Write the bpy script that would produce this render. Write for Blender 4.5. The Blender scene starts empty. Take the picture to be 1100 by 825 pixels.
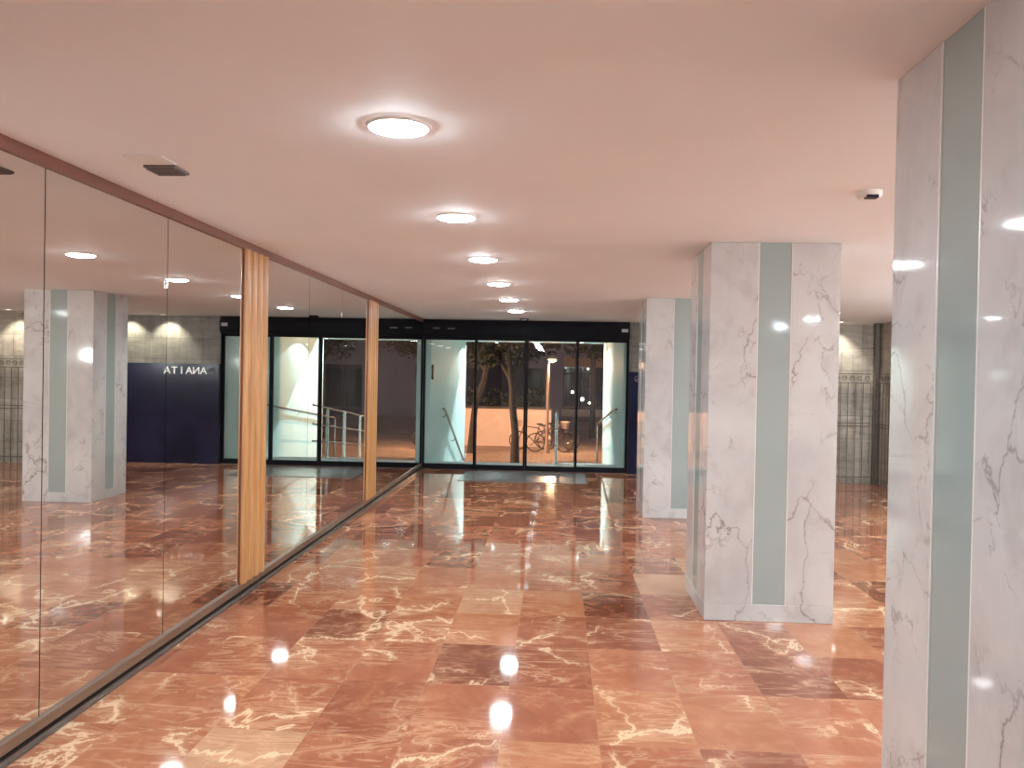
import bpy, bmesh, math, random
from mathutils import Vector, Matrix
R = math.radians
sc = bpy.context.scene
col = sc.collection
rnd = random.Random(7)

# ------------------------------------------------------------------ materials
class NT:
    """small helper round a node tree"""
    def __init__(s, name):
        s.m = bpy.data.materials.new(name); s.m.use_nodes = True
        s.t = s.m.node_tree; s.t.nodes.clear()
        s.out = s.n('ShaderNodeOutputMaterial')
    def n(s, typ, **kw):
        nd = s.t.nodes.new(typ)
        for k, v in kw.items():
            setattr(nd, k, v)
        return nd
    def link(s, a, b):
        s.t.links.new(a, b)
    def set(s, sock, v):
        if hasattr(v, 'is_linked') or isinstance(v, bpy.types.NodeSocket):
            s.link(v, sock)
        else:
            sock.default_value = v
    def math(s, op, a, b=None, c=None, clamp=False):
        nd = s.n('ShaderNodeMath', operation=op, use_clamp=clamp)
        s.set(nd.inputs[0], a)
        if b is not None: s.set(nd.inputs[1], b)
        if c is not None: s.set(nd.inputs[2], c)
        return nd.outputs[0]
    def vmath(s, op, a, b=None, scale=None):
        nd = s.n('ShaderNodeVectorMath', operation=op)
        s.set(nd.inputs[0], a)
        if b is not None: s.set(nd.inputs[1], b)
        if scale is not None: s.set(nd.inputs['Scale'], scale)
        return nd.outputs[0]
    def pos(s):
        return s.n('ShaderNodeNewGeometry').outputs['Position']
    def noise(s, vec, scale, detail=4, rough=.55, dist=0.0):
        nd = s.n('ShaderNodeTexNoise')
        s.link(vec, nd.inputs['Vector'])
        nd.inputs['Scale'].default_value = scale
        nd.inputs['Detail'].default_value = detail
        nd.inputs['Roughness'].default_value = rough
        nd.inputs['Distortion'].default_value = dist
        return nd.outputs['Fac'], nd.outputs['Color']
    def edge(s, vec, scale):
        nd = s.n('ShaderNodeTexVoronoi', feature='DISTANCE_TO_EDGE')
        s.link(vec, nd.inputs['Vector'])
        nd.inputs['Scale'].default_value = scale
        return nd.outputs['Distance']
    def ramp(s, fac, stops, interp='LINEAR'):
        nd = s.n('ShaderNodeValToRGB')
        nd.color_ramp.interpolation = interp
        el = nd.color_ramp.elements
        while len(el) < len(stops): el.new(0.5)
        for e, (p, c) in zip(el, stops):
            e.position = p
            e.color = (*c, 1) if len(c) == 3 else c
        s.set(nd.inputs[0], fac)
        return nd.outputs['Color']
    def smooth(s, v, lo, hi, a=0.0, b=1.0):
        nd = s.n('ShaderNodeMapRange', interpolation_type='SMOOTHSTEP')
        s.set(nd.inputs[0], v)
        for i, x in zip((1, 2, 3, 4), (lo, hi, a, b)): s.set(nd.inputs[i], x)
        return nd.outputs[0]
    def mix(s, f, a, b, blend='MIX'):
        nd = s.n('ShaderNodeMix', data_type='RGBA', blend_type=blend)
        s.set(nd.inputs[0], f)
        s.set(nd.inputs[6], a if not isinstance(a, tuple) else (*a, 1))
        s.set(nd.inputs[7], b if not isinstance(b, tuple) else (*b, 1))
        return nd.outputs[2]
    def bsdf(s, color, rough=.5, metal=0.0, spec=.5, **kw):
        b = s.n('ShaderNodeBsdfPrincipled')
        s.set(b.inputs['Base Color'], (*color, 1) if isinstance(color, tuple) else color)
        s.set(b.inputs['Roughness'], rough)
        s.set(b.inputs['Metallic'], metal)
        s.set(b.inputs['Specular IOR Level'], spec)
        for k, v in kw.items(): s.set(b.inputs[k], v)
        s.link(b.outputs[0], s.out.inputs[0])
        return b

def plain(name, c, rough=.5, metal=0.0, spec=.5, var=.12, scale=6.0):
    """solid paint / metal with a little procedural variation in tone"""
    t = NT(name)
    f, _ = t.noise(t.pos(), scale, 3)
    a = tuple(x * (1 - var) for x in c); b = tuple(min(1, x * (1 + var)) for x in c)
    t.bsdf(t.ramp(f, [(.3, a), (.7, b)]), rough, metal, spec)
    return t.m

def emit(name, c, strength):
    t = NT(name)
    e = t.n('ShaderNodeEmission'); e.inputs[0].default_value = (*c, 1); e.inputs[1].default_value = strength
    t.link(e.outputs[0], t.out.inputs[0])
    return t.m

def mat_floor():
    t = NT('red_marble_tiles')
    p = t.pos()
    sx = t.n('ShaderNodeSeparateXYZ'); t.link(p, sx.inputs[0])
    u = t.math('DIVIDE', t.math('ADD', sx.outputs[0], 0.605), 0.402)
    v = t.math('DIVIDE', t.math('ADD', sx.outputs[1], -3.35), 0.59)
    fu, fv = t.math('FLOOR', u), t.math('FLOOR', v)
    # now and then two neighbours come from the same slab
    cx = t.n('ShaderNodeCombineXYZ'); t.link(fu, cx.inputs[0]); t.link(fv, cx.inputs[1]); cx.inputs[2].default_value = 3.7
    wn = t.n('ShaderNodeTexWhiteNoise', noise_dimensions='3D'); t.link(cx.outputs[0], wn.inputs['Vector'])
    tone, rc = wn.outputs['Value'], wn.outputs['Color']
    q = t.vmath('ADD', p, t.vmath('SCALE', rc, scale=23.0))
    qs = t.vmath('MULTIPLY', q, (1.0, .8, 1.0))
    n1, c1 = t.noise(qs, 3.2, 6, .62, .7)
    n2, c2 = t.noise(qs, 11.0, 5, .6, .3)
    n3, c3 = t.noise(qs, 1.4, 3, .5, .2)
    base = t.ramp(tone, [(0.0, (.205, .066, .036)), (.18, (.285, .092, .050)), (.45, (.365, .126, .067)),
                         (.72, (.410, .152, .080)), (.90, (.460, .194, .098)), (1.0, (.53, .30, .185))])
    dark = t.mix(1.0, base, (.88, .82, .79), 'MULTIPLY')
    lite = t.mix(.28, base, (.66, .34, .19))
    c = t.mix(t.smooth(n1, .40, .56), dark, base)
    c = t.mix(t.smooth(n1, .54, .72), c, lite)
    c = t.mix(t.math('MULTIPLY', t.smooth(n2, .50, .70), .26), c, (.62, .31, .165))
    c = t.mix(t.math('MULTIPLY', t.smooth(n2, .46, .30), .12), c, (.18, .06, .04))
    # cream veins: long ones and fine cracks, broken up by masks
    d1 = t.vmath('ADD', qs, t.vmath('SCALE', t.vmath('SUBTRACT', c1, (.5, .5, .5)), scale=.42))
    e1 = t.edge(d1, 1.75)
    m1 = t.smooth(n3, .45, .56)
    v1 = t.math('MULTIPLY', t.smooth(e1, .024, .006), m1)
    d2 = t.vmath('ADD', t.vmath('SCALE', qs, scale=1.0), t.vmath('SCALE', t.vmath('SUBTRACT', c2, (.5, .5, .5)), scale=.20))
    e2 = t.edge(t.vmath('ADD', d2, (7.1, 3.3, 1.0)), 4.6)
    m2 = t.math('MULTIPLY', t.smooth(n1, .52, .66), t.smooth(n3, .40, .54))
    v2 = t.math('MULTIPLY', t.smooth(e2, .034, .008), m2)
    blotch = t.math('MULTIPLY', t.smooth(n1, .64, .74), t.smooth(n2, .44, .58))
    c = t.mix(t.math('MULTIPLY', blotch, .40), c, (.66, .42, .24))
    # long soft streaks of paler stone beside the veins
    n4, _ = t.noise(t.vmath('MULTIPLY', q, (1.1, 4.2, 1.0)), 1.3, 5, .6, 1.6)
    streak = t.math('MULTIPLY', t.smooth(t.math('ABSOLUTE', t.math('SUBTRACT', n4, .5)), .045, .0), t.smooth(n3, .36, .56))
    halo = t.math('MULTIPLY', t.smooth(e1, .10, .0), m1)
    c = t.mix(t.math('MULTIPLY', streak, .38), c, (.74, .47, .28))
    c = t.mix(t.math('MULTIPLY', halo, .22), c, (.70, .42, .24))
    c = t.mix(t.math('MULTIPLY', v2, .55), c, (.74, .50, .31))
    c = t.mix(t.math('MULTIPLY', v1, .74), c, (.84, .61, .40))
    # fine joints
    ju = t.math('MULTIPLY', t.math('ABSOLUTE', t.math('SUBTRACT', t.math('FRACT', u), .5)), .402 * 1.0)
    jv = t.math('MULTIPLY', t.math('ABSOLUTE', t.math('SUBTRACT', t.math('FRACT', v), .5)), .59 * 1.0)
    j = t.math('MAXIMUM', t.smooth(ju, .1990, .2003), t.smooth(jv, .2930, .2943))
    c = t.mix(t.math('MULTIPLY', j, .45), c, (.42, .25, .17))
    w, _ = t.noise(p, 2.0, 2)
    b = t.bsdf(c, t.smooth(w, .3, .7, .042, .062), spec=.62)
    bump = t.n('ShaderNodeBump'); bump.inputs['Strength'].default_value = .012; bump.inputs['Distance'].default_value = .01
    w2, _ = t.noise(p, 3.0, 1); t.link(w2, bump.inputs['Height']); t.link(bump.outputs[0], b.inputs['Normal'])
    return t.m

def mat_marble():
    t = NT('white_grey_marble')
    p = t.pos()
    ps = t.vmath('MULTIPLY', p, (1.0, 1.0, .8))
    n1, c1 = t.noise(ps, 1.6, 6, .6, .4)
    n2, c2 = t.noise(ps, 5.5, 6, .6, .6)
    n3, c3 = t.noise(t.vmath('ADD', ps, (4., 9., 2.)), 1.3, 3)
    c = t.ramp(n1, [(.32, (.50, .485, .487)), (.5, (.585, .572, .57)), (.68, (.645, .635, .63))])
    c = t.mix(t.math('MULTIPLY', t.smooth(n2, .50, .70), .45), c, (.42, .385, .38))
    d1 = t.vmath('ADD', ps, t.vmath('SCALE', t.vmath('SUBTRACT', c1, (.5, .5, .5)), scale=.55))
    d1 = t.vmath('ADD', d1, t.vmath('SCALE', t.vmath('SUBTRACT', c2, (.5, .5, .5)), scale=.16))
    e1 = t.edge(d1, 1.55)
    m1 = t.smooth(n3, .45, .60)
    wid = t.smooth(n2, .35, .65, .005, .020)
    v1 = t.math('MULTIPLY', t.smooth(e1, wid, .001), m1)
    halo = t.math('MULTIPLY', t.smooth(e1, .09, .0), m1)
    d2 = t.vmath('ADD', ps, t.vmath('SCALE', t.vmath('SUBTRACT', c2, (.5, .5, .5)), scale=.30))
    e2 = t.edge(t.vmath('ADD', d2, (3.3, 1.7, 5.1)), 3.4)
    m2 = t.math('MULTIPLY', t.smooth(n1, .40, .56), t.smooth(n2, .42, .58))
    v2 = t.math('MULTIPLY', t.smooth(e2, .022, .002), m2)
    c = t.mix(t.math('MULTIPLY', halo, .22), c, (.47, .42, .41))
    c = t.mix(t.math('MULTIPLY', v2, .60), c, (.27, .22, .20))
    c = t.mix(t.math('MULTIPLY', v1, .72), c, (.20, .155, .14))
    t.bsdf(c, .045, spec=.5)
    return t.m

def mat_wood(name, a, b, axis_scale, rough=.28):
    t = NT(name)
    p = t.vmath('MULTIPLY', t.pos(), axis_scale)
    n, c = t.noise(p, 1.0, 5, .6, 1.2)
    n2, _ = t.noise(t.vmath('MULTIPLY', p, (3., 3., 1.5)), 1.0, 3)
    f = t.math('ADD', t.math('MULTIPLY', n, .7), t.math('MULTIPLY', n2, .3))
    t.bsdf(t.ramp(f, [(.34, a), (.66, b)]), rough, spec=.5)
    return t.m

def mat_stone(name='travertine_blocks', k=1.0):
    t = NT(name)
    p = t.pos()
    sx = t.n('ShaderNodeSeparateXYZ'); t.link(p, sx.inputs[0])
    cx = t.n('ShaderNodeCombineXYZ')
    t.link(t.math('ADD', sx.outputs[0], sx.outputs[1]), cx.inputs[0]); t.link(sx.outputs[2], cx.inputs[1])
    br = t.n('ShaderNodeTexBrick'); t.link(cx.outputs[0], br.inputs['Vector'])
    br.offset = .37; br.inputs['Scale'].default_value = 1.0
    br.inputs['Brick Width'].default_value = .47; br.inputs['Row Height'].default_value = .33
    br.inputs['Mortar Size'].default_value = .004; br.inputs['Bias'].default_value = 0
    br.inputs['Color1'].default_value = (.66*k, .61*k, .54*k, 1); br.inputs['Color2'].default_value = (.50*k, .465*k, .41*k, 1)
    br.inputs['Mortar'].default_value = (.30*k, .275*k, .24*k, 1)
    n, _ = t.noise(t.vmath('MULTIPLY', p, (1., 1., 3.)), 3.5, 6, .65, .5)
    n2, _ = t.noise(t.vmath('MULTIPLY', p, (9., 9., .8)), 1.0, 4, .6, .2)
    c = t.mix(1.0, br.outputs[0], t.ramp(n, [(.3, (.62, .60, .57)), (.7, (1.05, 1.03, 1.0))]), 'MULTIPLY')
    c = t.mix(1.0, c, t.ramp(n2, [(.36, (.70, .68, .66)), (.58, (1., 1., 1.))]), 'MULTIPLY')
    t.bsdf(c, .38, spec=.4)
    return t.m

def mat_glass(name, tint, refl=.05):
    t = NT(name)
    tr = t.n('ShaderNodeBsdfTransparent'); tr.inputs[0].default_value = (*tint, 1)
    gl = t.n('ShaderNodeBsdfGlossy'); gl.inputs['Roughness'].default_value = 0.0
    gl.inputs['Color'].default_value = (1, 1, 1, 1)
    lw = t.n('ShaderNodeLayerWeight'); lw.inputs[0].default_value = .5
    f5 = t.math('POWER', lw.outputs['Facing'], 5.0)
    fac = t.math('ADD', t.math('MULTIPLY', f5, .9), refl)
    mx = t.n('ShaderNodeMixShader'); t.link(fac, mx.inputs[0])
    t.link(tr.outputs[0], mx.inputs[1]); t.link(gl.outputs[0], mx.inputs[2])
    t.link(mx.outputs[0], t.out.inputs[0])
    return t.m

def mat_mirror():
    t = NT('mirror_silvering')
    n, _ = t.noise(t.pos(), .8, 2)
    t.bsdf(t.ramp(n, [(.3, (.76, .735, .70)), (.7, (.79, .765, .73))]), .004, 1.0)
    return t.m

def mat_navy():
    t = NT('navy_lacquer')
    n, _ = t.noise(t.pos(), 1.7, 4, .6, .8)
    t.bsdf(t.ramp(n, [(.35, (.010, .010, .028)), (.7, (.020, .020, .056))]), .16, spec=.2)
    return t.m

def mat_paving():
    t = NT('street_paving')
    p = t.pos()
    br = t.n('ShaderNodeTexBrick'); t.link(p, br.inputs['Vector'])
    br.inputs['Scale'].default_value = 1.6
    br.inputs['Color1'].default_value = (.46, .34, .27, 1); br.inputs['Color2'].default_value = (.39, .29, .23, 1)
    br.inputs['Mortar'].default_value = (.15, .12, .11, 1); br.inputs['Mortar Size'].default_value = .012
    n, _ = t.noise(p, .7, 4)
    c = t.mix(1.0, br.outputs[0], t.ramp(n, [(.3, (.75, .75, .75)), (.7, (1.1, 1.1, 1.1))]), 'MULTIPLY')
    t.bsdf(c, .7, spec=.3)
    return t.m

def mat_leaf():
    t = NT('dark_leaves')
    oi, _ = t.noise(t.pos(), 5.0, 2)
    t.bsdf(t.ramp(oi, [(.3, (.020, .028, .016)), (.7, (.050, .060, .032))]), .6, spec=.3)
    return t.m

M = dict(
    floor=mat_floor(), marble=mat_marble(), stone=mat_stone(), stone_shaded=mat_stone('shaded_travertine_blocks', .40), mirror=mat_mirror(), navy=mat_navy(),
    paving=mat_paving(), leaf=mat_leaf(),
    ceiling=plain('ceiling_paint', (.84, .865, .89), .7, spec=.2, var=.02, scale=1.0),
    plaster=plain('wall_plaster', (.55, .50, .46), .7, spec=.2, var=.04, scale=2.0),
    backing=plain('dark_backing', (.03, .022, .018), .8, var=.1),
    post_wood=mat_wood('golden_oak', (.39, .180, .062), (.60, .320, .130), (28., 28., 1.3)),
    trim_wood=mat_wood('red_brown_wood', (.165, .062, .042), (.225, .090, .060), (26., 1.2, 26.), .35),
    base_wood=mat_wood('worn_base_wood', (.13, .075, .048), (.20, .120, .078), (26., 1.2, 26.), .35),
    steel=plain('brushed_steel', (.62, .60, .58), .25, 1.0, var=.06),
    alu=plain('dull_aluminium', (.26, .24, .23), .32, .9, var=.06),
    black=plain('black_anodised_frame', (.010, .010, .014), .5, spec=.10, var=.2),
    plate=plain('grey_plastic_plate', (.42, .42, .44), .4, var=.05),
    white=plain('white_plastic', (.80, .78, .75), .45, var=.02),
    lens=plain('dark_lens', (.02, .02, .045), .15),
    ventgrey=plain('grey_vent_metal', (.16, .14, .14), .45, var=.1),
    greenglass=plain('frosted_green_glass', (.345, .405, .395), .06, spec=.5, var=.03, scale=1.2),
    bead=plain('pale_edge_bead', (.78, .76, .72), .25, var=.02),
    glass=mat_glass('door_glass', (.93, .97, .96), .042),
    shopglass=mat_glass('shop_glass', (.9, .92, .92), .06),
    teal=plain('pale_teal_cladding', (.49, .64, .64), .55, spec=.2, var=.03, scale=1.0),
    mat=plain('grey_entrance_mat', (.20, .205, .195), .22, spec=.5, var=.10, scale=9.0),
    sign=plain('brushed_letter_metal', (.75, .70, .68), .35, .6, var=.05),
    iron=plain('bronze_iron', (.15, .13, .11), .45, .3, var=.15),
    rail=plain('polished_chrome', (.80, .80, .80), .18, 1.0, var=.03),
    darkrail=plain('dark_steel_rail', (.14, .13, .13), .3, .7, var=.05),
    concrete=plain('step_stone', (.42, .47, .46), .6, var=.10, scale=4.0),
    ramp_dark=plain('dark_ramp_rubber', (.10, .095, .10), .7, var=.2),
    render=plain('sandy_render', (.62, .50, .46), .8, var=.06, scale=2.0),
    cap=plain('dark_coping', (.05, .045, .045), .7),
    hedge=plain('dark_hedge', (.03, .04, .025), .8, var=.3, scale=14.0),
    facade=plain('lilac_render', (.24, .235, .345), .8, var=.05, scale=1.0),
    facade2=plain('dull_plum_render', (.050, .046, .085), .8, var=.08, scale=1.0),
    frieze=plain('ochre_fascia', (.36, .24, .17), .7, var=.1),
    darkpane=plain('dark_window_pane', (.012, .013, .022), .08, spec=.5),
    bark=plain('plane_tree_bark', (.030, .024, .022), .85, var=.35, scale=9.0),
    tyre=plain('black_rubber', (.018, .018, .02), .7),
    bike=plain('dark_bike_paint', (.05, .03, .035), .3),
    bike_red=plain('maroon_bike_paint', (.12, .025, .03), .3),
    basket=plain('pale_wicker', (.60, .52, .46), .7, var=.2, scale=40.),
    lamp_pole=plain('painted_pole', (.42, .33, .30), .45, .2, var=.06),
    led=emit('downlight_diffuser_glow', (.835, .945, 1.0), 265.0),
    spot_glow=emit('spot_lamp_glow', (1.0, .96, .86), 30.0),
    cool_glow=emit('cool_spot_glow', (.82, .98, 1.0), 30.0),
    sodium=emit('sodium_lamp_glow', (1.0, .62, .30), 34.0),
    opal=emit('fill_globe_glow', (.835, .945, 1.0), 140.0),
    pendant=emit('pendant_globe_glow', (1.0, .93, .85), 5.0),
)

# ------------------------------------------------------------------ geometry helpers
class MB:
    def __init__(s): s.b = bmesh.new()
    def box(s, x0, x1, y0, y1, z0, z1, rz=0.0, c=None):
        vs = [Vector((x, y, z)) for x in (x0, x1) for y in (y0, y1) for z in (z0, z1)]
        if rz:
            cc = Vector(c) if c else Vector(((x0+x1)/2, (y0+y1)/2, 0))
            vs = [Matrix.Rotation(rz, 3, 'Z') @ (v - cc) + cc for v in vs]
        v = [s.b.verts.new(q) for q in vs]
        for f in ((0,1,3,2),(4,6,7,5),(0,4,5,1),(2,3,7,6),(0,2,6,4),(1,5,7,3)):
            s.b.faces.new([v[i] for i in f])
        return s
    def prism(s, pts, z0, z1):
        """closed outline in XY, raised from z0 to z1"""
        lo = [s.b.verts.new((x, y, z0)) for x, y in pts]; hi = [s.b.verts.new((x, y, z1)) for x, y in pts]
        n = len(pts)
        s.b.faces.new(lo[::-1]); s.b.faces.new(hi)
        for i in range(n): s.b.faces.new((lo[i], lo[(i+1) % n], hi[(i+1) % n], hi[i]))
        return s
    def prism_yz(s, pts, x0, x1):
        lo = [s.b.verts.new((x0, y, z)) for y, z in pts]; hi = [s.b.verts.new((x1, y, z)) for y, z in pts]
        n = len(pts)
        s.b.faces.new(lo); s.b.faces.new(hi[::-1])
        for i in range(n): s.b.faces.new((lo[i], hi[i], hi[(i+1) % n], lo[(i+1) % n]))
        return s
    def tube(s, pts, r, n=10, closed=False):
        pts = [Vector(p) for p in pts]; rings = []
        rs = r if isinstance(r, (list, tuple)) else [r] * len(pts)
        m = len(pts); prev = None
        for i, p in enumerate(pts):
            if closed: d = pts[(i+1) % m] - pts[i-1]
            else: d = (pts[min(i+1, m-1)] - pts[max(i-1, 0)])
            d.normalize()
            if prev is None:
                a = d.orthogonal().normalized()
            else:
                a = (prev - d * prev.dot(d))
                a = a.normalized() if a.length > 1e-6 else d.orthogonal().normalized()
            prev = a; b = d.cross(a)
            rings.append([s.b.verts.new(p + (a*math.cos(2*math.pi*k/n) + b*math.sin(2*math.pi*k/n)) * rs[i]) for k in range(n)])
        for i in range(m if closed else m-1):
            A, B = rings[i], rings[(i+1) % m]
            for k in range(n): s.b.faces.new((A[k], A[(k+1) % n], B[(k+1) % n], B[k]))
        if not closed:
            s.b.faces.new(rings[0][::-1]); s.b.faces.new(rings[-1])
        return s
    def lathe(s, prof, cx, cy, n=32):
        """profile of (radius, z); radius 0 closes the ends"""
        rings = []
        for r, z in prof:
            if r < 1e-6: rings.append([s.b.verts.new((cx, cy, z))])
            else: rings.append([s.b.verts.new((cx + r*math.cos(2*math.pi*k/n), cy + r*math.sin(2*math.pi*k/n), z)) for k in range(n)])
        for A, B in zip(rings, rings[1:]):
            for k in range(n):
                if len(A) == 1 and len(B) == 1: continue
                if len(A) == 1: s.b.faces.new((A[0], B[k], B[(k+1) % n]))
                elif len(B) == 1: s.b.faces.new((A[k], A[(k+1) % n], B[0]))
                else: s.b.faces.new((A[k], A[(k+1) % n], B[(k+1) % n], B[k]))
        return s
    def ball(s, c, r, seg=14, ring=9, sc3=(1, 1, 1)):
        mt = Matrix.Translation(c) @ Matrix.Diagonal((*sc3, 1))
        bmesh.ops.create_uvsphere(s.b, u_segments=seg, v_segments=ring, radius=r, matrix=mt)
        return s
    def quad(s, a, b, c, d):
        s.b.faces.new([s.b.verts.new(p) for p in (a, b, c, d)]); return s
    def build(s, name, mat, parent=None, smooth=False, bevel=0.0):
        bmesh.ops.recalc_face_normals(s.b, faces=s.b.faces)
        me = bpy.data.meshes.new(name)
        o = bpy.data.objects.new(name, me); col.objects.link(o)
        off = Vector((0, 0, 0))
        if parent is not None:
            o.parent = parent; q = parent
            while q is not None: off += q.location; q = q.parent
        else:
            xs = [v.co for v in s.b.verts]
            off = Vector(((min(v.x for v in xs)+max(v.x for v in xs))/2, (min(v.y for v in xs)+max(v.y for v in xs))/2, min(v.z for v in xs)))
            o.location = off
        for v in s.b.verts: v.co -= off
        s.b.to_mesh(me); s.b.free()
        me.materials.append(mat)
        if smooth:
            for f in me.polygons: f.use_smooth = True
            me.set_sharp_from_angle(angle=R(40))
        if bevel:
            md = o.modifiers.new('bevel', 'BEVEL'); md.width = bevel; md.segments = 2; md.limit_method = 'ANGLE'
        return o

def tag(o, label=None, cat=None, group=None, kind=None):
    if label: o['label'] = label
    if cat: o['category'] = cat
    if group: o['group'] = group
    if kind: o['kind'] = kind
    return o
def thing(name, label, cat, loc, group=None):
    o = bpy.data.objects.new(name, None); o.location = loc; o.empty_display_size = .1
    col.objects.link(o); return tag(o, label, cat, group)
def struct(o): o['kind'] = 'structure'; return o
def copy_tree(o, parent=None):
    c = o.copy(); col.objects.link(c)
    if parent: c.parent = parent
    for ch in [k for k in col.objects if k.parent == o]: copy_tree(ch, c)
    return c

# ------------------------------------------------------------------ measures of the place
CH = 2.345            # ceiling height
XM = -2.0666          # face of the mirrors
XF = -2.110           # where the glazed front meets the mirrors
YF = 12.814           # inner face of the glazed front
XP = .937             # pillar faces on the passage side
PW, PD = .787, .746   # pillar width and depth
XR = 4.68             # stone side wall on the right
YS = 12.30            # stone wall on the right of the front
YB = -4.2             # wall behind the viewer

# ------------------------------------------------------------------ room shell
struct(MB().box(XM-.16, XR+.16, YB-.15, YF+.10, -.12, 0).build('floor', M['floor']))
struct(MB().box(XM-.16, XR+.16, YB-.15, YF+.10, CH, CH+.15).build('ceiling', M['ceiling']))
struct(MB().box(XM-.16, XM-.012, YB, YF+.10, 0, CH).build('wall_left', M['backing']))
struct(MB().box(XR, XR+.16, YB, YF+.10, 0, CH).build('wall_right', M['stone']))
struct(MB().box(XM-.012, XR, YB-.15, YB, 0, CH).build('wall_back', M['plaster']))
struct(MB().box(2.95, XR, YS, YF+.10, 0, CH).build('wall_front', M['stone']))
struct(MB().box(1.105, 2.95, YF-.02, YF+.10, 0, CH).build('wall_front', M['stone_shaded']))  # same travertine, colour darkened for the shade around the spot scallops

# door mat
tag(MB().box(-1.37, .44, 11.45, 12.62, .0005, .007).build('door_mat', M['mat']),
    'flat grey entrance mat laid on the marble in front of the glass doors', 'mat')

# ------------------------------------------------------------------ mirror wall
struct(MB().box(XM-.012, XM+.012, YB, YF-.02, CH-.052, CH).build('trim_1', M['trim_wood']))
tb = MB().box(XM-.012, XM+.018, YB, YF-.02, .044, .085)
struct(tb.build('trim_2', M['base_wood']))
ta = MB().box(XM-.012, XM+.030, YB, YF-.02, .001, .010)
ta.box(XM-.012, XM+.022, YB, YF-.02, .010, .026)
struct(ta.build('trim_3', M['alu']))

POSTS = [(1.76, 2.20), (5.29, 5.73), (8.94, 9.40)]
BAYS = [(-1.30, -.29), (-.29, .73), (.73, 1.76), (2.20, 3.185), (3.185, 4.235), (4.235, 5.29), (5.73, 6.77), (6.77, 7.83), (7.83, 8.94),
        (9.40, 10.5), (10.5, 11.6), (11.6, YF-.02)]
MLAB = {3: 'leftmost tall mirror panel, cut off by the left photo edge',
        4: 'tall mirror panel, second from the left, reflecting a marble pillar',
        5: 'tall mirror panel left of the wide golden post, reflecting the metal letters',
        6: 'tall mirror panel just right of the wide golden post, reflecting a handrail',
        7: 'narrow looking mirror panel second right of the wide golden post',
        8: 'mirror panel just left of the thin far wooden post',
        9: 'mirror panel just right of the thin far wooden post',
        10: 'second mirror panel beyond the far wooden post',
        11: 'farthest mirror panel, meeting the glass front in the corner'}
for i, (a, b) in enumerate(BAYS):
    if i < 3: continue
    o = MB().box(XM-.008, XM, a+.003, b-.003, .085, CH-.052).build('mirror_panel', M['mirror'])
    tag(o, MLAB[i], 'mirror', 'mirror panels on the left wall')
    if i in (4, 7):
        z = 1.92 if i == 4 else 2.02
        c = MB().box(XM-.001, XM+.006, b-.028, b-.004, z, z+.045).build('clip', M['steel'], o)
        tag(c, 'small bright steel clip')
PLAB = {1: 'wide fluted golden wooden post standing between the mirror panels, the nearer one',
        2: 'far golden wooden post between mirror panels, looking thinner near the glass front'}
for i, (a, b) in enumerate(POSTS):
    if i == 0: continue
    t = thing('wooden_post', PLAB[i], 'post', (XM, (a+b)/2, 0), 'wooden posts of the mirror wall')
    MB().box(XM-.010, XM+.006, a, b, .085, CH-.052).build('backboard', M['trim_wood'], t)
    n = 4; w = (b-a)/n
    for k in range(n):
        y0 = a + k*w + .009; y1 = a + (k+1)*w - .009
        pts = []
        for q in range(9):
            s = q/8; y = y0 + (y1-y0)*s
            pts.append((XM + .006 + .026*math.sin(math.pi*s)**.6, y))
        pts = [(XM+.004, y0)] + pts + [(XM+.004, y1)]
        MB().prism(pts, .085, CH-.052).build('fluted_slat', M['post_wood'], t, smooth=True)

# the mirror wall is not quite square to the front: it drifts outwards towards the street
TURN = .0059
piv = Vector((XM, 5.0, 0))
for o in list(col.objects):
    if o.parent is None and o.name.split('.')[0] in ('wall_left', 'trim_1', 'trim_2', 'trim_3', 'mirror_panel', 'wooden_post'):
        o.location = Matrix.Rotation(TURN, 3, 'Z') @ (o.location - piv) + piv
        o.rotation_euler.z = TURN

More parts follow.
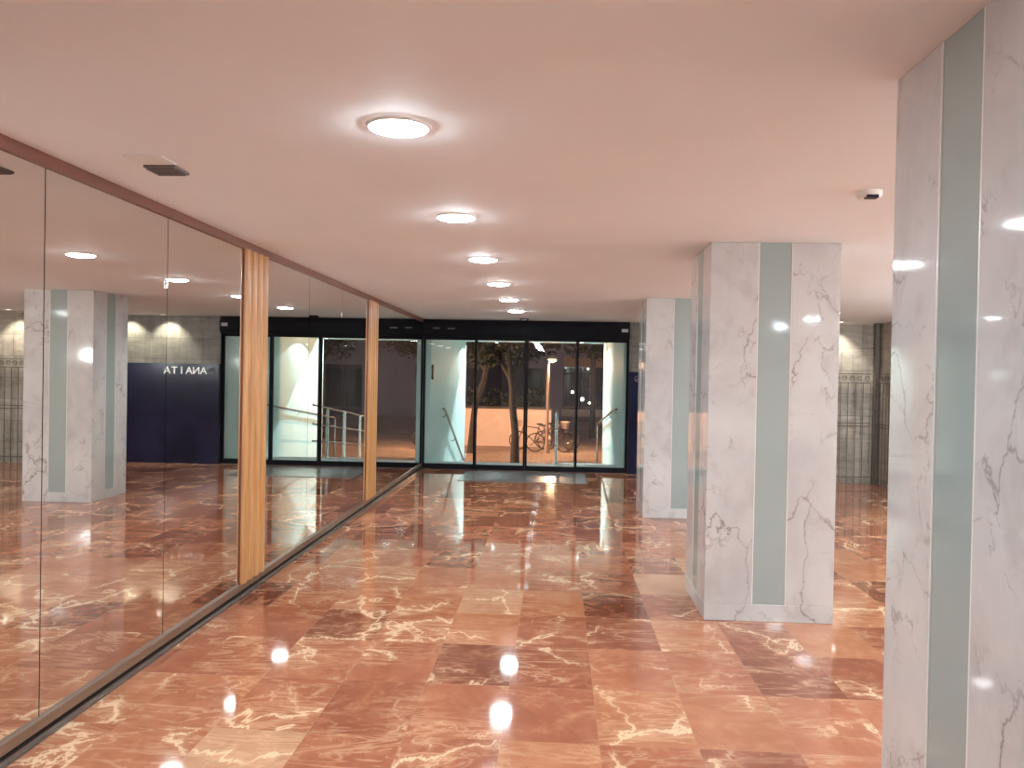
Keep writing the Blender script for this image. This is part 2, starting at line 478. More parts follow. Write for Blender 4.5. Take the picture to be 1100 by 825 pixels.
# ------------------------------------------------------------------ pillars
def pillar(yc, label):
    xc = XP + PW/2
    t = thing('marble_pillar', label, 'pillar', (xc, yc, 0), 'marble pillars with green glass strips')
    t['kind'] = 'thing'
    hx, hy, s, dp, zb = PW/2, PD/2, .104, .016, .105
    m = MB()
    m.box(xc-hx, xc+hx, yc-hy, yc+hy, .0, zb)
    out = [(-hx,-hy),(-s,-hy),(-s,-hy+dp),(s,-hy+dp),(s,-hy),(hx,-hy),(hx,-s),(hx-dp,-s),(hx-dp,s),(hx,s),(hx,hy),(s,hy),
           (s,hy-dp),(-s,hy-dp),(-s,hy),(-hx,hy),(-hx,s),(-hx+dp,s),(-hx+dp,-s),(-hx,-s)]
    m.prism([(xc+x, yc+y) for x, y in out], zb, CH-.001)
    m.build('marble_cladding', M['marble'], t, bevel=.003)
    e = .006
    for side in range(4):
        g, bd = MB(), MB()
        if side == 0:   # towards the viewer
            g.box(xc-s+e, xc+s-e, yc-hy+.004, yc-hy+dp, zb, CH-.001)
            for q in (xc-s, xc+s-e): bd.box(q, q+e, yc-hy+.001, yc-hy+dp, zb, CH-.001)
        elif side == 1:
            g.box(xc-s+e, xc+s-e, yc+hy-dp, yc+hy-.004, zb, CH-.001)
            for q in (xc-s, xc+s-e): bd.box(q, q+e, yc+hy-dp, yc+hy-.001, zb, CH-.001)
        elif side == 2: # passage side
            g.box(xc-hx+.004, xc-hx+dp, yc-s+e, yc+s-e, zb, CH-.001)
            for q in (yc-s, yc+s-e): bd.box(xc-hx+.001, xc-hx+dp, q, q+e, zb, CH-.001)
        else:
            g.box(xc+hx-dp, xc+hx-.004, yc-s+e, yc+s-e, zb, CH-.001)
            for q in (yc-s, yc+s-e): bd.box(xc+hx-dp, xc+hx-.001, q, q+e, zb, CH-.001)
        g.build('glass_strip', M['greenglass'], t)
        bd.build('edge_bead', M['bead'], t)
    return t
pillar(2.3745-PD/2, 'nearest marble pillar with green glass strip, cut off by right photo edge')
pillar(5.155+PD/2, 'middle marble pillar with green glass strip, standing free in the photo')
pillar(8.84+PD/2, 'farthest marble pillar, half hidden behind the middle pillar near the glass front')

# ------------------------------------------------------------------ ceiling fittings
def downlight(x, y, label, group):
    t = thing('ceiling_downlight', label, 'ceiling light', (x, y, CH), group)
    MB().lathe([(.101, CH-.001), (.1015, CH-.0105), (.106, CH-.0095), (.112, CH-.0005), (.101, CH-.001)], x, y, 40).build('trim_ring', M['white'], t, smooth=True)
    MB().lathe([(0, CH-.024), (.040, CH-.023), (.075, CH-.019), (.094, CH-.013), (.101, CH-.006), (.101, CH-.001), (0, CH-.001)], x, y, 40).build('diffuser', M['led'], t)
    return t
G1 = 'round downlights in a row along the passage'
L1 = ['largest round downlight nearest the viewer, glowing white in the passage ceiling',
      'second glowing round downlight of the passage row, just beyond the nearest',
      'third glowing round downlight of the passage row, counting from the viewer',
      'fourth glowing round downlight of the passage row, third from the far end',
      'fifth glowing round downlight, last but one before the glass front',
      'sixth and farthest round downlight, just above the glass front']
for k in range(6): downlight(-.5588, 2.7983 + 1.606*k, L1[k], G1)
for y, w in ((1.19, 'just above the viewer, out of the picture'), (-.41, 'first one behind the viewer'), (-2.02, 'second one behind the viewer')):
    downlight(-.5588, y, 'added round downlight continuing the passage row, ' + w, G1)  # unseen continuation of the row, added to light the foreground
G2 = 'round downlights right of the pillars'
L2 = {5.28: 'downlight right of the pillars, beside the middle pillar', 3.68: 'downlight right of the gap between nearest and middle pillar',
      2.08: 'downlight right of the nearest pillar', .48: 'downlight right of the viewer',
      -1.12: 'downlight right of and just behind the viewer', -2.7: 'downlight farthest behind the viewer on the right'}
for y, w in L2.items(): downlight(3.45, y, 'round ' + w, G2)
downlight(3.62, 8.2, 'added round downlight hidden behind the nearest pillar, before the iron screens', G2)  # added out of view to brighten the stone behind the screens
downlight(4.22, 10.0, 'added round downlight close to the iron screens, hidden behind the nearest pillar', G2)  # second unseen light added for the same dim stone

# wall-washer spots above the stone wall
def washer(x, y, label, target, energy, colr):
    t = thing('recessed_spotlight', label, 'spotlight', (x, y, CH), 'recessed spots washing the stone wall')
    MB().lathe([(.030, CH-.001), (.034, CH-.008), (.045, CH-.006), (.048, CH-.0005), (.030, CH-.001)], x, y, 24).build('trim_ring', M['white'], t, smooth=True)
    MB().lathe([(0, CH-.004), (.030, CH-.004), (.030, CH-.001), (0, CH-.001)], x, y, 24).build('lamp', M['spot_glow'], t)
    l = bpy.data.lights.new('spot_beam', 'SPOT'); l.energy = energy; l.color = colr
    l.spot_size = R(96); l.spot_blend = .6; l.shadow_soft_size = .025
    o = bpy.data.objects.new('spot_beam', l); col.objects.link(o); o.parent = t
    o.location = (0, 0, -.02)
    o.rotation_euler = (Vector(target) - Vector((x, y, CH))).to_track_quat('-Z', 'Y').to_euler()
SPC = (.97, 1.0, .86)
washer(1.93, 12.55, 'recessed spot above the metal letters, nearest the glass doors', (1.93, 12.90, 1.6), 62, SPC)
washer(2.56, 12.55, 'recessed spot above the navy panel, second from the glass doors', (2.56, 12.90, 1.6), 62, SPC)
washer(4.02, 11.98, 'recessed spot above the iron screen on the right', (4.00, 12.36, 1.5), 40, (1.0, .94, .82))

# added opal lamps along the right side wall, out of view, brightening the ceiling
for y, w in ((-2.2, 'behind the viewer'), (.2, 'abreast of the viewer'), (2.6, 'right of the nearest pillar'), (5.0, 'right of the middle pillar'), (7.2, 'farthest from the viewer')):
    t = thing('added_wall_lamp', 'added opal globe fill lamp on the right stone wall, ' + w, 'wall lamp', (XR, y, 1.55), 'added opal fill lamps on the right wall')
    MB().box(XR-.02, XR-.0005, y-.06, y+.06, 1.47, 1.63).build('back_plate', M['steel'], t, bevel=.004)
    MB().tube([(XR-.02, y, 1.55), (XR-.12, y, 1.55), (XR-.14, y, 1.60)], .012, 8).build('arm', M['steel'], t, smooth=True)
    MB().ball((XR-.14, y, 1.72), .13, 20, 12).build('fill_globe', M['opal'], t, smooth=True)

# smoke detector, vent
t = thing('smoke_detector', 'small white emergency detector on the ceiling left of the nearest pillar', 'detector', (1.37, 3.755, CH))
MB().lathe([(0, CH), (.056, CH), (.055, CH-.014), (.046, CH-.030), (0, CH-.030)], 1.37, 3.755, 32).build('housing', M['white'], t, smooth=True)
MB().box(1.345, 1.395, 3.705, 3.745, CH-.036, CH-.022).build('lens', M['lens'], t)
t = thing('ceiling_vent', 'small square ceiling vent with dark grille hanging half open near mirror wall', 'vent', (-1.66, 3.33, CH))
MB().box(-1.745, -1.585, 3.19, 3.32, CH-.006, CH-.0005).build('pale_plate', M['white'], t, bevel=.002)
v = MB().box(-1.735, -1.60, 3.335, 3.475, CH-.012, CH-.0005)
v.build('housing', M['ventgrey'], t, bevel=.003)
for k in range(5): MB().box(-1.73, -1.61, 3.355+.024*k, 3.367+.024*k, CH-.017, CH-.012).build('slat', M['ventgrey'], t)

# ------------------------------------------------------------------ glazed front
ST = [-2.125+.02, -1.268, -.485, .295, 1.062]        # stile centres
t = thing('motion_sensor', 'tiny black motion sensor on the ceiling before the door header', 'sensor', (-.51, 12.34, CH))
MB().box(-.57, -.45, 12.28, 12.40, CH-.034, CH-.0005).build('housing', M['black'], t, bevel=.006)
MB().box(-.55, -.47, 12.272, 12.28, CH-.030, CH-.010).build('lens', M['lens'], t)
hd = thing('door_operator', 'long black automatic door header under the ceiling across the glass front', 'door operator', (-.45, YF, 2.04))
hb = MB().box(XF, 1.105, YF-.06, YF+.08, 2.075, CH-.002)
hb.box(XF, 1.105, YF-.085, YF-.06, 2.105, CH-.055)
hb.build('header_box', M['black'], hd, bevel=.004)
MB().box(-.545, -.425, YF-.100, YF-.085, 2.165, 2.215).build('sensor_window', M['black'], hd, bevel=.004)
MB().box(.975, 1.075, YF-.092, YF-.085, 2.185, 2.235).build('pale_plate', M['plate'], hd, bevel=.003)
MB().box(-1.95, -1.84, YF-.089, YF-.085, 2.195, 2.215).build('badge', M['ventgrey'], hd)
MB().box(-1.72, -1.60, YF-.089, YF-.085, 2.192, 2.212).build('badge', M['ventgrey'], hd)

def leaf(name, x0, x1, y, handle=None):
    t = bpy.data.objects.new(name, None); t.location = ((x0+x1)/2, y, 0); col.objects.link(t); struct(t)
    w = .030
    f = MB()
    f.box(x0, x0+w, y, y+.035, .004, 2.075).box(x1-w, x1, y, y+.035, .004, 2.075)
    f.box(x0+w, x1-w, y, y+.035, .004, .082).box(x0+w, x1-w, y, y+.035, 2.030, 2.075)
    f.build('frame', M['black'], t)
    MB().box(x0+w, x1-w, y+.014, y+.022, .082, 2.030).build('glass_pane', M['glass'], t)
    if handle is not None:
        MB().box(handle-.012, handle+.012, y-.018, y-.0005, .95, 1.10).build('door_handle', M['black'], t, bevel=.004)
        MB().box(handle-.012, handle+.012, y-.018, y-.0005, 1.42, 1.60).build('door_handle', M['black'], t, bevel=.004)
    return t
leaf('window_1', XF+.003, ST[1]+.015, YF+.045)
leaf('door_1', ST[1]-.030, ST[2]-.001, YF)
leaf('door_2', ST[2]+.001, ST[3]+.030, YF)
leaf('window_2', ST[3]-.015, ST[4]+.036, YF+.045)
MB().box(ST[4]+.036, 1.105, YF-.02, YF+.09, 0, 2.075).build('door_frame', M['black'])
struct(bpy.data.objects['door_frame'])
struct(MB().box(XF, ST[4]+.036, YF-.02, YF+.10, .0005, .004).build('trim_4', M['alu']))

# navy panel with the metal lettering
tag(MB().box(1.108, 2.95, YF-.055, YF-.02, 0, 1.58).build('wall_panel', M['navy'], bevel=.002),
    'dark navy lacquered wall panel with metal letters, right of the glass doors', 'panel')
DX = -.115
ls = thing('wall_lettering', 'row of raised metal letters and ring emblem on the navy panel', 'lettering', (1.70+DX, YF-.058, 1.42))
def letter(ch, x, size=.118):
    cu = bpy.data.curves.new('letter_'+ch, 'FONT'); cu.body = ch; cu.size = size*1.38; cu.extrude = .006; cu.align_x = 'CENTER'
    tmp = bpy.data.objects.new('letter', cu); col.objects.link(tmp)
    dg = bpy.context.evaluated_depsgraph_get(); dg.update()
    me = bpy.data.meshes.new_from_object(tmp.evaluated_get(dg)); me.name = 'letter'
    bpy.data.objects.remove(tmp)
    o = bpy.data.objects.new('letter', me); col.objects.link(o); o.parent = ls
    o.location = (x-1.70, -.004, 0); o.rotation_euler = (R(90), 0, 0)
    me.materials.clear(); me.materials.append(M['sign'])
for k, ch in enumerate('ANAITA'): letter(ch, 1.475 + .117*k)
MB().tube([(DX+1.352+.043*math.cos(2*math.pi*k/24), YF-.064, 1.472+.043*math.sin(2*math.pi*k/24)) for k in range(24)], .006, 8, True) \
    .tube([(DX+1.328, YF-.064, 1.446), (DX+1.352, YF-.064, 1.476), (DX+1.378, YF-.064, 1.498)], .007, 8).build('ring_emblem', M['alu'], ls, smooth=True)

# ------------------------------------------------------------------ iron screens on the right
def screen(name, label, along, a, b, c):
    """along 'x': runs in X at Y=c; along 'y': runs in Y at X=c"""
    t = thing('iron_screen', label, 'screen', ((a+b)/2, c, 0) if along == 'x' else (c, (a+b)/2, 0), 'wrought iron screens along the stone walls')
    P = (lambda s, d, z: (s, c+d, z)) if along == 'x' else (lambda s, d, z: (c+d, s, z))
    def bar(m, s0, s1, z0, z1, h):
        p0, p1 = P(s0, -h, z0), P(s1, h, z1)
        m.box(min(p0[0], p1[0]), max(p0[0], p1[0]), min(p0[1], p1[1]), max(p0[1], p1[1]), z0, z1)
    for z in (.10, .84, .885, 1.47, 1.60):
        m = MB(); bar(m, a, b, z, z+.012, .007); m.build('cross_rail', M['iron'], t)
    n = round((b-a)/.105)
    for k in range(n+1):
        s = a + (b-a)*k/n
        m = MB(); bar(m, s-.0045, s+.0045, 0.0, 1.47, .0045); m.build('upright_bar', M['iron'], t)
    for k in range(n):
        s = a + (b-a)*(k+.5)/n
        pts = []
        for q in range(15):
            th = q/14*3.2*math.pi; r = .040*(1-.55*q/14)
            pts.append(P(s + r*math.cos(th)*(1 if k % 2 else -1), 0, 1.541 + r*math.sin(th)))
        MB().tube(pts, .0045, 6).build('scroll', M['iron'], t, smooth=True)
    return t
screen('iron_screen', 'dark iron screen with scroll frieze before the stone wall facing the viewer', 'x', 3.05, 4.55, 12.22)
screen('iron_screen', 'dark iron screen running towards the viewer along the right side wall', 'y', 10.3, 12.10, 4.60)
tag(MB().box(4.595, 4.655, 12.19, 12.25, 0, CH).build('corner_post', M['iron'], bevel=.004),
    'dark upright post in the corner between the two iron screens', 'post')

# ------------------------------------------------------------------ outside: entrance recess, steps, ramp
ZP = -1.2
struct(MB().box(-2.30, -2.0, YF+.12, 17.9, ZP, 2.34).build('wall_outer_left', M['teal']))
struct(MB().box(1.03, 1.33, YF+.12, 18.5, ZP, 2.34).build('wall_outer_right', M['teal']))
struct(MB().box(-2.30, 1.33, YF+.12, 18.0, 2.21, 2.60).build('ceiling_canopy', M['teal']))
struct(MB().box(-2.0, 1.03, YF+.10, 14.0, ZP, -.004).build('floor_landing', M['concrete']))
stp = MB()
for k in range(7): stp.box(-1.997, -.062, 14.0 + .44*k, 14.0 + .44*(k+1), ZP, -.004 - .171*(k+1) + .001)
tag(stp.build('entrance_steps', M['concrete']), 'pale stone steps going down outside the glass doors on the left', 'steps')
rp = MB().prism_yz([(14.0, -.004), (26.0, ZP), (26.0, ZP-.05), (14.0, ZP-.05)], -.06, 1.027)
tag(rp.build('access_ramp', M['ramp_dark']), 'dark sloping access ramp outside the right hand glass pane', 'ramp')
struct(MB().box(-40, 40, YF+.12, 120, ZP-.2, ZP-.0005).build('ground_pavement', M['paving']))

hr = thing('handrail', 'dark handrail sloping down the left teal wall beside the steps', 'handrail', (-1.93, 14.1, 0), 'handrails on the teal walls')
MB().tube([(-1.93, 13.95, .90), (-1.93, 14.18, .86), (-1.93, 17.08, -.30), (-1.93, 17.22, -.33), (-1.93, 17.45, -.22)], .020, 10).build('rail', M['darkrail'], hr, smooth=True)
for y in (14.3, 15.6, 16.9):
    z = .86 - .40*(y-14.18)
    MB().tube([(-1.998, y, z-.07), (-1.95, y, z-.07), (-1.93, y, z-.01)], .008, 8).build('bracket', M['darkrail'], hr, smooth=True)
hr = thing('handrail', 'steel handrail sloping along the right teal wall above the ramp', 'handrail', (.96, 14.0, 0), 'handrails on the teal walls')
MB().tube([(.965, 13.4, .97), (.965, 13.9, .945), (.965, 19.3, .40)], .020, 10).build('rail', M['darkrail'], hr, smooth=True)
MB().tube([(.965, 19.3, .40), (.965, 19.36, .36), (.965, 19.36, -.535)], .021, 10).build('end_post', M['rail'], hr, smooth=True)
for y in (13.9, 15.2, 16.5, 17.8):
    z = .945 - .101*(y-13.9)
    MB().tube([(1.028, y, z-.07), (.985, y, z-.07), (.965, y, z-.01)], .008, 8).build('bracket', M['rail'], hr, smooth=True)
rl = thing('ramp_railing', 'shiny steel railing with four posts between the steps and the ramp', 'railing', (0, 15.1, 0))
def rampz(y): return -.004 - (y-14.0)*(1.196/12)
for y in (15.1, 16.4, 17.8, 19.25):
    MB().tube([(0, y, rampz(y)), (0, y, rampz(y)+.93)], .026, 12).build('post', M['rail'], rl, smooth=True)
for dz in (.30, .60, .93):
    MB().tube([(0, 14.15, rampz(14.15)+dz), (0, 19.25, rampz(19.25)+dz)], .017, 10).build('rail', M['darkrail'], rl, smooth=True)

tag(MB().box(-1.9995, -1.975, 12.99, 13.12, 1.40, 1.64).build('entry_panel', M['black'], bevel=.004),
    'small dark entry panel on the left teal wall just outside the glass', 'entry panel')

def flood(x, y, label, tgt, energy):
    t = thing('canopy_spotlight', label, 'spotlight', (x, y, 2.21), 'cool white spots under the canopy edge')
    MB().lathe([(0, 2.21), (.05, 2.21), (.05, 2.185), (.04, 2.175), (.036, 2.18), (0, 2.18)], x, y, 20).build('housing', M['steel'], t, smooth=True)
    MB().lathe([(0, 2.179), (.034, 2.179), (.034, 2.176), (0, 2.176)], x, y, 20).build('lamp', M['cool_glow'], t)
    l = bpy.data.lights.new('flood_beam', 'SPOT'); l.energy = energy; l.color = (.88, .98, 1.0)
    l.spot_size = R(138); l.spot_blend = .05; l.shadow_soft_size = .02
    o = bpy.data.objects.new('flood_beam', l); col.objects.link(o); o.parent = t; o.location = (0, 0, -.045)
    o.rotation_euler = (Vector(tgt) - Vector((x, y, 2.165))).to_track_quat('-Z', 'Y').to_euler()
flood(-1.30, 17.40, 'small cool white canopy spot beside the left teal wall', (-1.75, 17.30, 0), 90)
flood(.48, 16.7, 'small cool white canopy spot beside the right teal wall', (.90, 16.6, 0), 75)

# added unseen floodlight over the canopy, shining back to brighten the entrance walls
t = thing('added_floodlight', 'added white floodlight on an arm above the canopy, hidden by the door header', 'floodlight', (-.5, 18.0, 2.60))
MB().tube([(-.5, 17.9, 2.60), (-.5, 18.1, 2.95), (-.5, 19.0, 3.40), (-.5, 20.4, 3.72)], .030, 10).build('arm', M['steel'], t, smooth=True)
MB().box(-.66, -.34, 20.36, 20.52, 3.62, 3.86).build('housing', M['black'], t, bevel=.01)
MB().box(-.63, -.37, 20.352, 20.36, 3.65, 3.83).build('lamp', M['cool_glow'], t)
l = bpy.data.lights.new('flood_beam', 'SPOT'); l.energy = 9500; l.color = (.86, .98, 1.0)
l.spot_size = R(70); l.spot_blend = .25; l.shadow_soft_size = .06
o = bpy.data.objects.new('flood_beam', l); col.objects.link(o); o.parent = t; o.location = (0, 2.33, 1.14)
o.rotation_euler = (Vector((-.5, 15.0, .2)) - Vector((-.5, 20.33, 3.74))).to_track_quat('-Z', 'Y').to_euler()

# ------------------------------------------------------------------ street
rw = thing('garden_wall', 'low sand coloured garden wall across the street paving, lit orange', 'wall', (-5, 31, ZP))
rw['kind'] = 'thing'
MB().box(-12, -.20, 31, 31.35, ZP, .21).build('wall_body', M['render'], rw)
MB().box(-12.03, -.17, 30.97, 31.38, .21, .29).build('coping', M['cap'], rw)
def hedge(x0, x1, label):
    h = MB()
    for k in range(2600):
        p = Vector((rnd.uniform(x0, x1), rnd.uniform(31.6, 32.6), rnd.uniform(ZP, .75 + .2*math.sin(x0+k))))
        a = Vector((rnd.gauss(0, 1), rnd.gauss(0, 1), rnd.gauss(0, 1))).normalized()*.09; b = a.orthogonal().normalized()*.06
        h.quad(p-a, p+b, p+a, p-b)
    tag(h.build('clipped_hedge', M['leaf']), label, 'hedge')
hedge(-9.0, -.5, 'dark hedge rising behind the orange lit garden wall')

def tree(x, y, pts, r, crown, label, n=2200):
    t = thing('street_tree', label, 'tree', (x, y, ZP), 'street trees outside the entrance')
    m = MB()
    m.tube([(x+dx, y+dy, z) for dx, dy, z in pts], [r*1.25] + [r*(1-.05*k) for k in range(1, len(pts))], 10)
    tx, ty, tz = pts[-1]
    for (cx, cy, cz, cr) in crown:
        m.tube([(x+tx, y+ty, tz-.05), (x+tx+(cx-tx)*.5, y+ty+(cy-ty)*.5, tz+(cz-tz)*.62), (x+cx, y+cy, cz)], [r*.7, r*.5, r*.25], 8)
    m.build('trunk', M['bark'], t, smooth=True)
    f = MB()
    for k in range(n):
        cx, cy, cz, cr = crown[k % len(crown)]
        d = Vector((rnd.gauss(0, 1), rnd.gauss(0, 1), rnd.gauss(0, .75))).normalized()*cr*rnd.random()**.4
        p = Vector((x+cx, y+cy, cz)) + d
        a = Vector((rnd.gauss(0, 1), rnd.gauss(0, 1), rnd.gauss(0, 1))).normalized()*.085; b = a.orthogonal().normalized()*.055
        f.quad(p-a, p+b, p+a, p-b)
    f.build('foliage', M['leaf'], t)
tree(-1.20, 24.0, [(0, 0, ZP), (.0, 0, -.2), (-.08, 0, .5), (-.10, 0, 1.1), (-.16, 0, 1.45)], .115,
     [(-.85, .1, 2.25, .62), (.25, .2, 2.45, .7), (-.3, -.2, 2.9, .8), (.85, .5, 2.7, .6), (-1.3, .4, 2.9, .7)],
     'dark tree with straight trunk before the middle glass door')
tree(-2.90, 28.0, [(0, 0, ZP), (.04, 0, -.3), (.10, 0, .3), (.22, 0, .8), (.40, 0, 1.3), (.46, 0, 1.7)], .115,
     [(.2, .2, 2.4, .75), (.9, .3, 2.6, .7), (-.6, .1, 2.7, .9), (.4, -.2, 3.2, .9)],
     'dark tree with bent trunk beside the left teal wall')
tree(1.55, 36.0, [(0, 0, ZP), (.02, 0, 0), (.05, 0, 1.2), (.0, 0, 2.3)], .12,
     [(-.6, 0, 2.9, .7), (.5, 0, 2.75, .65), (0, .3, 3.5, .9), (1.3, .2, 3.2, .8), (-1.3, .3, 3.4, .8)],
     'dark tree hanging over the far shop front on the right')
tree(5.0, 33.0, [(0, 0, ZP), (.04, 0, 0), (.0, 0, 1.0), (.06, 0, 2.0)], .11,
     [(-.6, 0, 2.7, .8), (.5, 0, 2.8, .8), (0, .3, 3.4, .9), (1.5, .2, 3.1, .9), (2.6, .3, 3.2, 1.0)],
     'dark tree seen only reflected in the far mirror panels')

def lamp(x, y, label, energy):
    t = thing('street_lamp', label, 'street lamp', (x, y, ZP), 'street lamps with warm light')
    MB().lathe([(0, ZP), (.11, ZP), (.11, ZP+.05), (.07, ZP+.35), (.055, ZP+.5), (.045, 1.86), (0, 1.86)], x, y, 16).build('pole', M['lamp_pole'], t, smooth=True)
    MB().tube([(x, y, 1.80), (x+.02, y, 1.98), (x+.13, y, 2.10), (x+.30, y, 2.13)], [.040, .036, .034, .03], 10).build('arm', M['lamp_pole'], t, smooth=True)
    MB().lathe([(0, 2.17), (.07, 2.16), (.20, 2.07), (.215, 2.05), (.20, 2.05), (0, 2.10)], x+.14, y, 20).build('lamp_hood', M['lamp_pole'], t, smooth=True)
    MB().ball((x+.14, y, 2.035), .13, 18, 10, (1, 1, .55)).build('lamp_globe', M['sodium'], t, smooth=True)
    l = bpy.data.lights.new('sodium_light', 'POINT'); l.energy = energy; l.color = (1.0, .52, .28); l.shadow_soft_size = .14
    o = bpy.data.objects.new('sodium_light', l); col.objects.link(o); o.parent = t; o.location = (.14, 0, 1.93-ZP)
lamp(-.32, 28.5, 'lit street lamp with thin pole rising behind the bicycles', 900)
lamp(-8.0, 22.6, 'lit street lamp standing out of sight beyond the left teal wall', 8000)

# bicycles
def bicycle(x, y, rz, label, frame_mat, basket, lean=R(4)):
    t = thing('bicycle', label, 'bicycle', (x, y, ZP), 'bicycles parked before the garden wall')
    rw_ = .32; wb = .52
    L = lambda px, pz, d=0.0: (x+px, y+d, ZP+pz)
    for s in (-1, 1):
        cx = s*wb
        w = MB().tube([L(cx+rw_*math.cos(2*math.pi*k/28), rw_+.02+rw_*math.sin(2*math.pi*k/28)) for k in range(28)], .020, 8, True).build('wheel', M['tyre'], t, smooth=True)
        sp = MB()
        for k in range(10):
            th = math.pi*k/10
            sp.tube([L(cx-(rw_-.02)*math.cos(th), rw_+.02-(rw_-.02)*math.sin(th)), L(cx+(rw_-.02)*math.cos(th), rw_+.02+(rw_-.02)*math.sin(th))], .003, 5)
        sp.build('spokes', M['steel'], w)
    f = MB(); h = rw_+.02
    bb, seat, head, headb, rear, front = (-.08, .30), (-.22, .80), (.34, .86), (.38, .70), (-wb, h), (wb, h)
    for a, b in ((bb, seat), (bb, headb), (seat, head), (bb, rear), (seat, rear), (head, headb), (headb, front)):
        f.tube([L(*a), L(*b)], .017, 8)
    f.build('frame', frame_mat, t, smooth=True)
    MB().tube([L(-.22, .78), L(-.24, .92)], .013, 8).ball(L(-.25, .945), .10, 12, 8, (1.25, .7, .35)).build('saddle', M['tyre'], t, smooth=True)
    MB().tube([L(.34, .84), L(.31, 1.0)], .013, 8).tube([L(.24, 1.03, -.28), L(.30, 1.02, -.2), L(.31, 1.0, 0), L(.30, 1.02, .2), L(.24, 1.03, .28)], .013, 8).build('handlebar', M['steel'], t, smooth=True)
    MB().tube([L(-.08, .30, -.09), L(-.08, .30, .09)], .012, 8).tube([L(-.08, .30, .08), L(.04, .19, .08)], .010, 8).tube([L(-.08, .30, -.08), L(-.20, .41, -.08)], .010, 8) \
        .box(x-.0, x+.08, y+.08, y+.17, ZP+.175, ZP+.20).box(x-.24, x-.16, y-.17, y-.08, ZP+.40, ZP+.425).build('crank', M['steel'], t, smooth=True)
    if basket:
        MB().lathe([(.12, ZP+.84), (.17, ZP+1.08), (.16, ZP+1.08), (.11, ZP+.86), (0, ZP+.86), (0, ZP+.84), (.12, ZP+.84)], x+.53, y, 16).build('basket', M['basket'], t, smooth=True)
    t.rotation_euler = (lean, 0, rz)
    return t
bicycle(-.22, 29.0, R(8), 'maroon bicycle parked in the middle of the row by the lamp pole', M['bike_red'], True)
bicycle(-.86, 29.6, R(172), 'dark bicycle with pale basket, leftmost of the parked row', M['bike'], True)
bicycle(.04, 30.1, R(-14), 'dark bicycle parked farthest right in the row', M['bike'], False)

# far building with shop fronts
fb = thing('far_building', 'long lilac rendered building with dark shop fronts across the square', 'building', (0, 50, ZP))
Y0 = 50.0
def seg(x0, x1, z0, z1, m=M['facade'], name='wall', y0=Y0, y1=Y0+.5): MB().box(x0, x1, y0, y1, z0, z1).build(name, m, fb)
seg(-30, -7.0, ZP, 6.5); seg(-7.0, -2.0, -.5, 2.1, M['facade2'], 'dark_bay', Y0+.1)
seg(-7.0, -2.0, ZP, -.5); seg(-7.0, -2.0, 2.1, 6.5)
seg(-2.0, -1.95, ZP, 2.1); seg(-1.95, -.75, ZP, -.40); seg(-1.95, -.75, 1.92, 2.1); seg(-.75, .36, ZP, 2.1); seg(-2.0, .36, 2.1, 6.5)
seg(.36, 3.4, ZP, -.95); seg(.36, 3.4, 2.05, 2.65, M['frieze'], 'fascia', Y0-.15); seg(.36, 3.4, 2.65, 6.5)
seg(3.4, 7.3, ZP, 6.5); seg(7.3, 11.0, 1.95, 6.5); seg(11.0, 30, ZP, 6.5)
seg(.30, 3.45, -.95, -.52, M['plate'], 'shop_sill', Y0-.25)
seg(-1.95, -.75, -.40, 1.92, M['darkpane'], 'window', Y0+.2, Y0+.25)
seg(7.3, 11.0, ZP, 1.95, M['facade2'], 'dark_bay', Y0+.35)
for a, b in ((7.42, 8.35), (8.5, 9.6), (9.75, 10.9)): seg(a, b, -.6, 1.7, M['darkpane'], 'window', Y0+.28, Y0+.34)
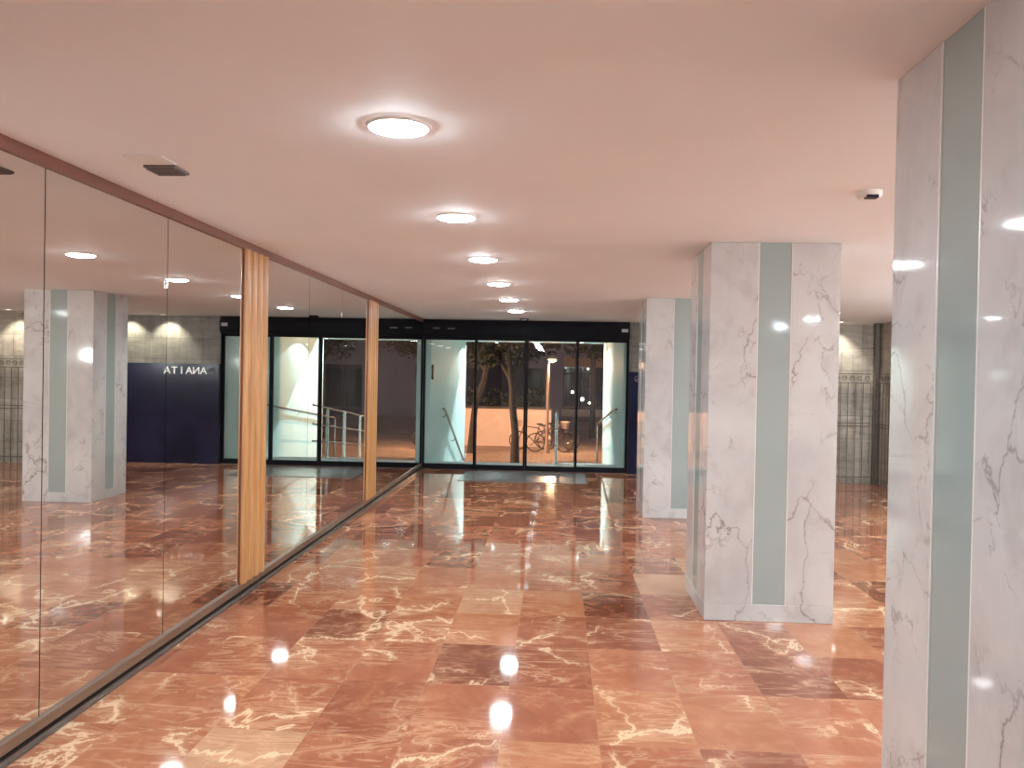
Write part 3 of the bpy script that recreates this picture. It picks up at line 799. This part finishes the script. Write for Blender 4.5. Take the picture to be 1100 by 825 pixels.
# shop interior niche with pane
seg(.36, 3.4, -.52, -.46, M['facade2'], 'shop_floor', Y0+.05, Y0+2.5)
seg(.36, 3.4, -.52, 2.05, M['facade2'], 'shop_back_wall', Y0+2.5, Y0+2.6)
seg(.36, 3.4, 2.05, 2.1, M['facade2'], 'shop_ceiling', Y0+.05, Y0+2.5)
sf = MB()
for x in (.36, 1.38, 2.40, 3.34): sf.box(x, x+.06, Y0+.02, Y0+.10, -.46, 2.05)
sf.box(.36, 3.4, Y0+.02, Y0+.10, 1.60, 1.66).build('shop_frame', M['black'], fb)
seg(.36, 3.4, -.46, 2.05, M['shopglass'], 'shop_pane', Y0+.055, Y0+.065)
for i, (x, z, r, w) in enumerate(((1.56, .06, .13, 'largest, lowest but one'), (2.02, -.16, .08, 'small low globe'), (1.90, 1.95, .07, 'highest globe'), (.95, .5, .10, 'leftmost globe'))):
    t = thing('pendant_lamp', 'globe pendant lamp inside the far shop window, ' + w, 'pendant lamp', (x, Y0+1.2, z), 'pendant globes in the far shop window')
    MB().tube([(x, Y0+1.2, 2.05), (x, Y0+1.2, z+r*.9)], .012, 6).build('cord', M['rail'], t)
    MB().ball((x, Y0+1.2, z), r).build('globe', M['pendant'], t, smooth=True)

# ------------------------------------------------------------------ night sky
w = bpy.data.worlds.new('night'); sc.world = w; w.use_nodes = True
bg = w.node_tree.nodes['Background']; bg.inputs[0].default_value = (.28, .28, .46, 1); bg.inputs[1].default_value = .20

# ------------------------------------------------------------------ camera
f, yaw, pitch, roll = 883.5364, .0549, .0112, -.0186
cy, sy = math.cos(yaw), math.sin(yaw)
fw = Vector((-sy*math.cos(pitch), cy*math.cos(pitch), -math.sin(pitch))); r0 = Vector((cy, sy, 0)); u0 = r0.cross(fw)
rr = r0*math.cos(roll) - u0*math.sin(roll); uu = u0*math.cos(roll) + r0*math.sin(roll)
cd = bpy.data.cameras.new('camera'); cam = bpy.data.objects.new('camera', cd); col.objects.link(cam)
cd.sensor_width = 36; cd.sensor_fit = 'HORIZONTAL'; cd.lens = f/1100*36; cd.clip_start = .05; cd.clip_end = 500
mw = Matrix((rr, uu, -fw)).transposed().to_4x4(); mw.translation = (0, 0, 1.5)
cam.matrix_world = mw
sc.camera = cam

vs = sc.view_settings
vs.view_transform = 'Standard'; vs.look = 'None'; vs.gamma = 1.0; vs.use_curve_mapping = False; vs.exposure = -0.06
sc.cycles.use_denoising = True
sc.cycles.max_bounces = 14; sc.cycles.glossy_bounces = 8; sc.cycles.diffuse_bounces = 6; sc.cycles.transparent_max_bounces = 24
sc.cycles.sample_clamp_indirect = 20.0
